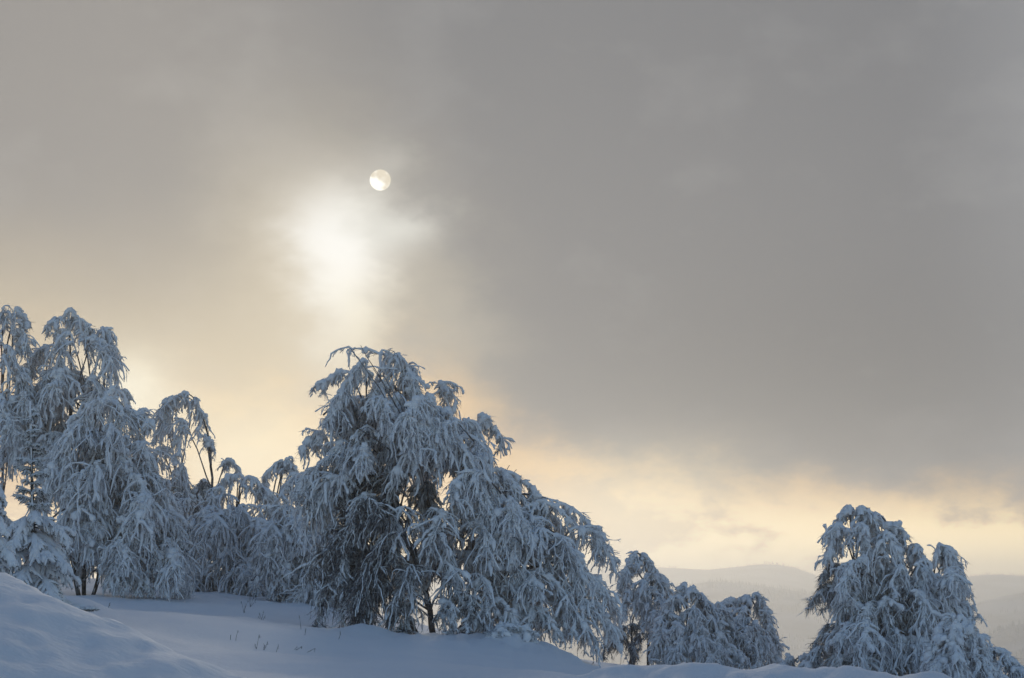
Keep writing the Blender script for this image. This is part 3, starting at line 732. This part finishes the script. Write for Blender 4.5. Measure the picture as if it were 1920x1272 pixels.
birch('large snow-laden birch at right with a heavy hooded top bowed to the left', 62, 1690,
      [[(1690, 1272, 0), (1680, 1160, 0), (1690, 1060, 0), (1690, 1010, 0), (1650, 965, 0)], [(1720, 1272, .2), (1740, 1150, .2), (1765, 1060, .1), (1770, 1035, 0)], [(1650, 1272, -.2), (1630, 1180, -.3), (1610, 1100, -.3), (1600, 1040, -.2)]],
      [(1592, 952, 0, -32, 70, 36, 60, dict(n3=170, thick=1.35, att=.8)), (1615, 952, -.2, 26, 60, 40, 70, dict(n3=170, thick=1.35)), (1640, 965, 0, 40, 50, 44, 70, dict(n3=150, thick=1.2)), (1575, 985, -.3, -20, 50, 34, 60, dict(n3=150, thick=1.3)), (1610, 985, -.7, 10, 60, 46, 70, dict(n3=150, thick=1.2)), (1675, 985, 0, 26, 20, 20, 30, dict(n3=60)), (1660, 1000, -.5, 20, 50, 46, 70),
       (1715, 1022, 0, 20, 40, 40, 60), (1760, 1024, 0, 30, 40, 34, 56), (1775, 1030, .1, 24, 50, 26, 60), (1735, 1050, -.5, 20, 60, 56, 80), (1690, 1060, -.8, -10, 60, 56, 80), (1780, 1080, -.2, 20, 60, 36, 70), (1590, 1060, -.1, -30, 40, 40, 60, dict(bare=.3)), (1560, 1060, .2, -20, 30, 26, 36, dict(bare=.8)), (1630, 1070, -.5, -10, 50, 50, 80, dict(bare=.2)),
       (1560, 1100, 0, -40, 30, 44, 60, dict(bare=.5)), (1600, 1130, -.5, -30, 60, 56, 80, dict(bare=.3)), (1660, 1120, -1., 0, 60, 60, 80, dict(bare=.15)), (1720, 1110, -1.1, 20, 60, 60, 90), (1780, 1130, -.6, 24, 60, 50, 80), (1560, 1170, -.2, -34, 40, 50, 60, dict(bare=.55)), (1610, 1190, -.8, -20, 50, 60, 70, dict(bare=.35)), (1680, 1180, -1.3, 10, 60, 66, 80, dict(bare=.15)), (1540, 1215, -.2, -30, 24, 46, 40, dict(bare=.4)), (1590, 1225, -.8, -20, 26, 50, 40, dict(bare=.3)), (1650, 1225, -1.2, 0, 30, 60, 50), (1720, 1210, -1.3, 10, 40, 60, 60), (1805, 1130, -.2, 16, 40, 34, 50)],
      [(1570, 1080), (1640, 1020), (1780, 1060), (1810, 1140), (1790, 1240), (1540, 1240)], 58, 1.6, stem_r=.06)
birch('cone-shaped young birch buried in snow in front of the large right birch', 56, 1790,
      [[(1790, 1290, 0), (1788, 1220, 0), (1790, 1165, 0)]],
      [(1785, 1158, 0, -26, 50, 36, 50, dict(n3=150, thick=1.4)), (1800, 1158, 0, 26, 46, 36, 50, dict(n3=150, thick=1.4)), (1790, 1170, -.4, 0, 60, 44, 60, dict(n3=150, thick=1.3)), (1765, 1195, -.2, -20, 50, 36, 50, dict(thick=1.2)), (1825, 1195, -.1, 26, 50, 40, 56, dict(thick=1.2)), (1790, 1215, -.7, 10, 50, 50, 60, dict(n3=150, thick=1.2)), (1760, 1235, -.4, -16, 40, 36, 40), (1840, 1235, -.3, 20, 40, 44, 50), (1800, 1250, -.7, 10, 30, 50, 40)],
      None, 0, 1., stem_r=.04)
birch('low arching birch sweeping down into the bottom right corner', 59, 1880,
      [[(1860, 1300, 0), (1860, 1250, 0), (1865, 1225, 0)], [(1900, 1310, 0), (1900, 1270, 0)]],
      [(1866, 1216, 0, 40, 36, 34, 40, dict(n3=110)), (1850, 1225, -.2, -10, 40, 34, 40), (1885, 1230, 0, 30, 40, 34, 40), (1870, 1250, -.4, 10, 40, 40, 40), (1905, 1255, -.2, 20, 30, 34, 40), (1840, 1255, -.4, -10, 30, 34, 36)],
      None, 0, 1., stem_r=.035)
birch('very low frosted bush in the gap between the low birches and the large right birch', 63, 1492,
      [[(1490, 1268, 0), (1488, 1250, 0)], [(1515, 1270, 0), (1518, 1245, 0)]],
      [(1485, 1236, 0, -16, 14, 26, 22, dict(n3=70)), (1505, 1232, 0, 16, 14, 26, 24, dict(n3=70)), (1520, 1228, -.2, 14, 20, 30, 30, dict(n3=80, bare=.3)), (1470, 1246, -.2, -14, 10, 26, 18, dict(n3=60))],
      None, 0, .6, stem_r=.02, name='bush', group='low frosted bushes')
birch('small frosted bush at the right foot of the biggest tree', 55, 960,
      [[(960, 1200, 0), (958, 1185, 0)], [(975, 1200, 0), (980, 1188, 0)]],
      [(955, 1178, 0, -22, 12, 30, 22, dict(n3=80)), (975, 1180, 0, 24, 14, 30, 22, dict(n3=80)), (940, 1186, -.2, -20, 8, 24, 16, dict(n3=60))],
      None, 0, .6, stem_r=.02, name='bush', group='low frosted bushes')

# --- spruces
def spruce(label, d, base, top, width, nwhorl, thick, spire=.3, seed=0, group='young snowy spruces'):
    mpp = d / FPX
    bp = at(base, 1121, d); gz = float(H(bp[0], bp[1])); origin = np.array([bp[0], bp[1], gz - .05])
    tp = at(top[0], top[1], d); Hh = tp[2] - gz
    root = empty('spruce_tree', origin); tag(root, label, 'tree', group)
    W = Build(); P = catmull([origin, origin * .5 + tp * .5 + rng.normal(0, .02, 3), tp], 14)
    W.tubes(P[None], np.linspace(.07, .012, 14)[None], 7, .06); W.build('trunk', 'bark', root, origin)
    S = Build(); q = P[None, 6:].copy(); q[..., 1] -= .012; S.tubes(q, np.linspace(.035, .02, 8)[None] * lumps(1, 8, .5, 1.3), 6, .15); S.build('trunk_snow', 'snow', root, origin)
    for w in range(nwhorl):
        f = (w + .4) / nwhorl                     # 0 bottom .. 1 top
        heavy = f < 1 - spire
        nb = 8 if heavy else 6
        for b in range(nb):
            fb = np.clip(f + rng.uniform(-.45, .45) / nwhorl, .02, .985)
            a = 2 * np.pi * (b + rng.uniform(-.35, .35)) / nb + w * .7
            prof = (1 - fb) ** .75 * .98 + .04 if heavy else ((1 - fb) ** .8 * .36 + .07)
            rr = width * mpp * prof * rng.uniform(.7, 1.2)
            c0, _ = interp_poly(P[None], np.zeros(1, int), np.array([fb * .97])); c0 = c0[0]
            out = np.array([math.cos(a), math.sin(a), 0])
            sp = grow(c0[None], (out + UP * (rng.uniform(.1, .6) if not heavy else rng.uniform(-.1, .3)))[None], np.array([rr]), 9, .35 if not heavy else rng.uniform(.7, 1.5), .05)
            floor_clip(sp, gz + .02)
            n2 = int(11 + 25 * rr); t2 = rng.uniform(.2, 1, n2); S2, T2 = interp_poly(sp, np.zeros(n2, int), t2)
            lat = np.cross(out, UP) * rng.choice([-1, 1], (n2, 1))
            P2 = grow(S2, T2 * .8 + lat * .75 + rng.normal(0, .15, (n2, 3)), rr * .4 * rng.uniform(.4, 1, n2) * (1.15 - .7 * t2) + .05, 5, rng.uniform(.4, 1.4, n2), .08)
            floor_clip(P2, gz + .02)
            W = Build(); W.tubes(sp, np.linspace(.016, .006, 9)[None], 5, .05); W.tubes(P2[:, ::2], np.full((n2, 3), .006), 3, .05)
            n4 = n2 * (9 if heavy else 4); i4 = rng.integers(0, n2, n4); S4, T4 = interp_poly(P2, i4, rng.uniform(0, 1, n4))
            W.spikes(S4, unit(T4 * .7 + rng.normal(0, .6, (n4, 3)) - UP * .45) * rng.uniform(.03, .075, n4)[:, None], np.full(n4, .007))
            wo = W.build('bough', 'needle', root, origin)
            S = Build(); k = thick if heavy else .42
            r1 = .050 * k * lumps(1, 8, .4, 1.5) * np.array([.6, .9, 1, 1.1, 1.1, 1, .9, .5]); q = sp[:, 1:].copy(); q[..., 2] += r1 * .6; S.tubes(q, r1, 8, .16)
            r2 = .027 * k * lumps(n2, 5, .4, 1.6) * np.array([.8, 1.1, 1.1, 1, .55]); q = P2.copy(); q[..., 2] += r2 * .5 + .01; S.tubes(q, r2, 5, .18)
            S.build('snow_load', 'snow', wo, origin)['kind'] = 'stuff'
            F = Build(); m = n2 * 4; i5 = rng.integers(0, n2, m); S5, T5 = interp_poly(P2, i5, rng.uniform(.1, 1, m))
            F.spikes(S5 + UP * .015, unit(T5 + rng.normal(0, .5, (m, 3)) - UP * .1) * rng.uniform(.04, .11, m)[:, None], np.full(m, .014)); fo = F.build('rimed_needles', 'rime', wo, origin); fo['kind'] = 'stuff'
    return root

spruce('small spruce with thin frosted spire and heavy snow pads, left of the slim trunk', 46, 62, (57, 752), 118, 14, 1.1, .48)
spruce('spruce with thick snow pads cut off by the left edge, above the bank', 42, -28, (-30, 800), 84, 10, 1.35, .15)
spruce('dark young spruce in the hollow between the left birches, snow on its boughs', 79, 285, (287, 960), 60, 8, 1.0, .2)
spruce('stubby spruce with dark needles right of the hollow, under the slender bowed birch', 80, 345, (343, 985), 55, 7, 1.0, .2)

# --- dry stalks in the snow
ST = [('tuft of thin dry stalks poking from the snow, left of the bushy sprig', 458, 1133, 62, [(-6, 22), (2, 16), (7, 24)]),
      ('tallest pair of dry stalks beside the tuft, in front of the low bent birch', 470, 1126, 64, [(-2, 26), (6, 18), (9, 12)]),
      ('small frosted sprig alone in the open snow right of the dry tufts', 491, 1151, 57, [(-4, 14), (3, 17), (6, 9), (-7, 8)]),
      ('single upright dry stalk in the open snow left of the bare bush', 563, 1182, 52, [(-2, 26)]),
      ('short dry stalk right of the single upright stalk', 571, 1192, 50, [(2, 12)]),
      ('lone thin stalk behind the crest of the left snow bank', 202, 1151, 52, [(3, 13)]),
      ('thin dry stalk on the near edge of the field, leftmost of its row', 431, 1198, 47, [(1, 9)]),
      ('slanted dry stalk second in the row on the near field', 442, 1197, 47, [(4, 18)]),
      ('tall slanted stalk third in the row on the near field', 481, 1205, 46, [(5, 26), (-3, 8)]),
      ('short stalk fourth in the row on the near field', 495, 1207, 46, [(1, 9), (6, 14)]),
      ('fifth stalk, rightmost of the row on the near field', 519, 1209, 46, [(3, 14)]),
      ('bent dry twig lying on the snow edge below the field', 552, 1206, 47, [(14, 6), (5, 5)]),
      ('twig bent low over the snow right of the lying twig', 574, 1207, 47, [(16, 7)]),
      ('stalk near the foot of the bare bush', 634, 1198, 51, [(4, 13)]),
      ('tiny clump of stalks on the crest right below the biggest tree', 798, 1222, 46, [(-8, 6), (6, 9), (-2, 10)])]
for lab, px, py, d, bl in ST:
    b = at(px, py, d); b[2] = float(H(b[0], b[1])) - .02
    B = Build()
    for dx, h in bl:
        t = b + np.array([dx * d / FPX, rng.uniform(-.05, .05), h * d / FPX + .02])
        s0 = b + np.array([rng.uniform(-.02, .02), 0, 0])
        B.tubes(catmull([s0, s0 * .5 + t * .5 + rng.normal(0, .008, 3), t], 6)[None], np.linspace(.0065, .0035, 6)[None], 4, .05)
        n4 = 5; B.spikes(np.repeat(t[None], n4, 0) - UP * rng.uniform(0, .08, (n4, 1)), rng.normal(0, .02, (n4, 3)) + UP * .03, np.full(n4, .006))
    tag(B.build('dry_stalk', 'stalk', None, b), lab, 'plant', 'dry stalks in the snow').location = b

# ------------------------------------------------------------------ haze over the valley
hb = [(-9000, -300, -240), (9000, -300, -240), (9000, 7900, -240), (-9000, 7900, -240)]
HT = 106.0
hv_ = hb + [(x, y, HT) for x, y, _ in hb]
hf = [0, 3, 2, 1, 4, 5, 6, 7, 0, 1, 5, 4, 1, 2, 6, 5, 2, 3, 7, 6, 3, 0, 4, 7]
hm = bpy.data.materials.new('haze'); hm.use_nodes = True; MAT['haze'] = hm
for n in list(hm.node_tree.nodes):
    if n.type != 'OUTPUT_MATERIAL': hm.node_tree.nodes.remove(n)
vol = hm.node_tree.nodes.new('ShaderNodeVolumePrincipled')
vol.inputs['Color'].default_value = (.99, .97, .935, 1)
for an in ('Density Attribute', 'Color Attribute', 'Temperature Attribute'):
    vol.inputs[an].default_value = ''
vol.inputs['Density'].default_value = 0.00030
vol.inputs['Anisotropy'].default_value = .68
hm.node_tree.links.new(vol.outputs[0], [n for n in hm.node_tree.nodes if n.type == 'OUTPUT_MATERIAL'][0].inputs['Volume'])
hz = link('haze', hv_, [4] * 6, hf, 'haze', smooth=False)
tag(hz, 'pale winter haze filling the valley and veiling the far hills', 'haze', None, 'stuff')
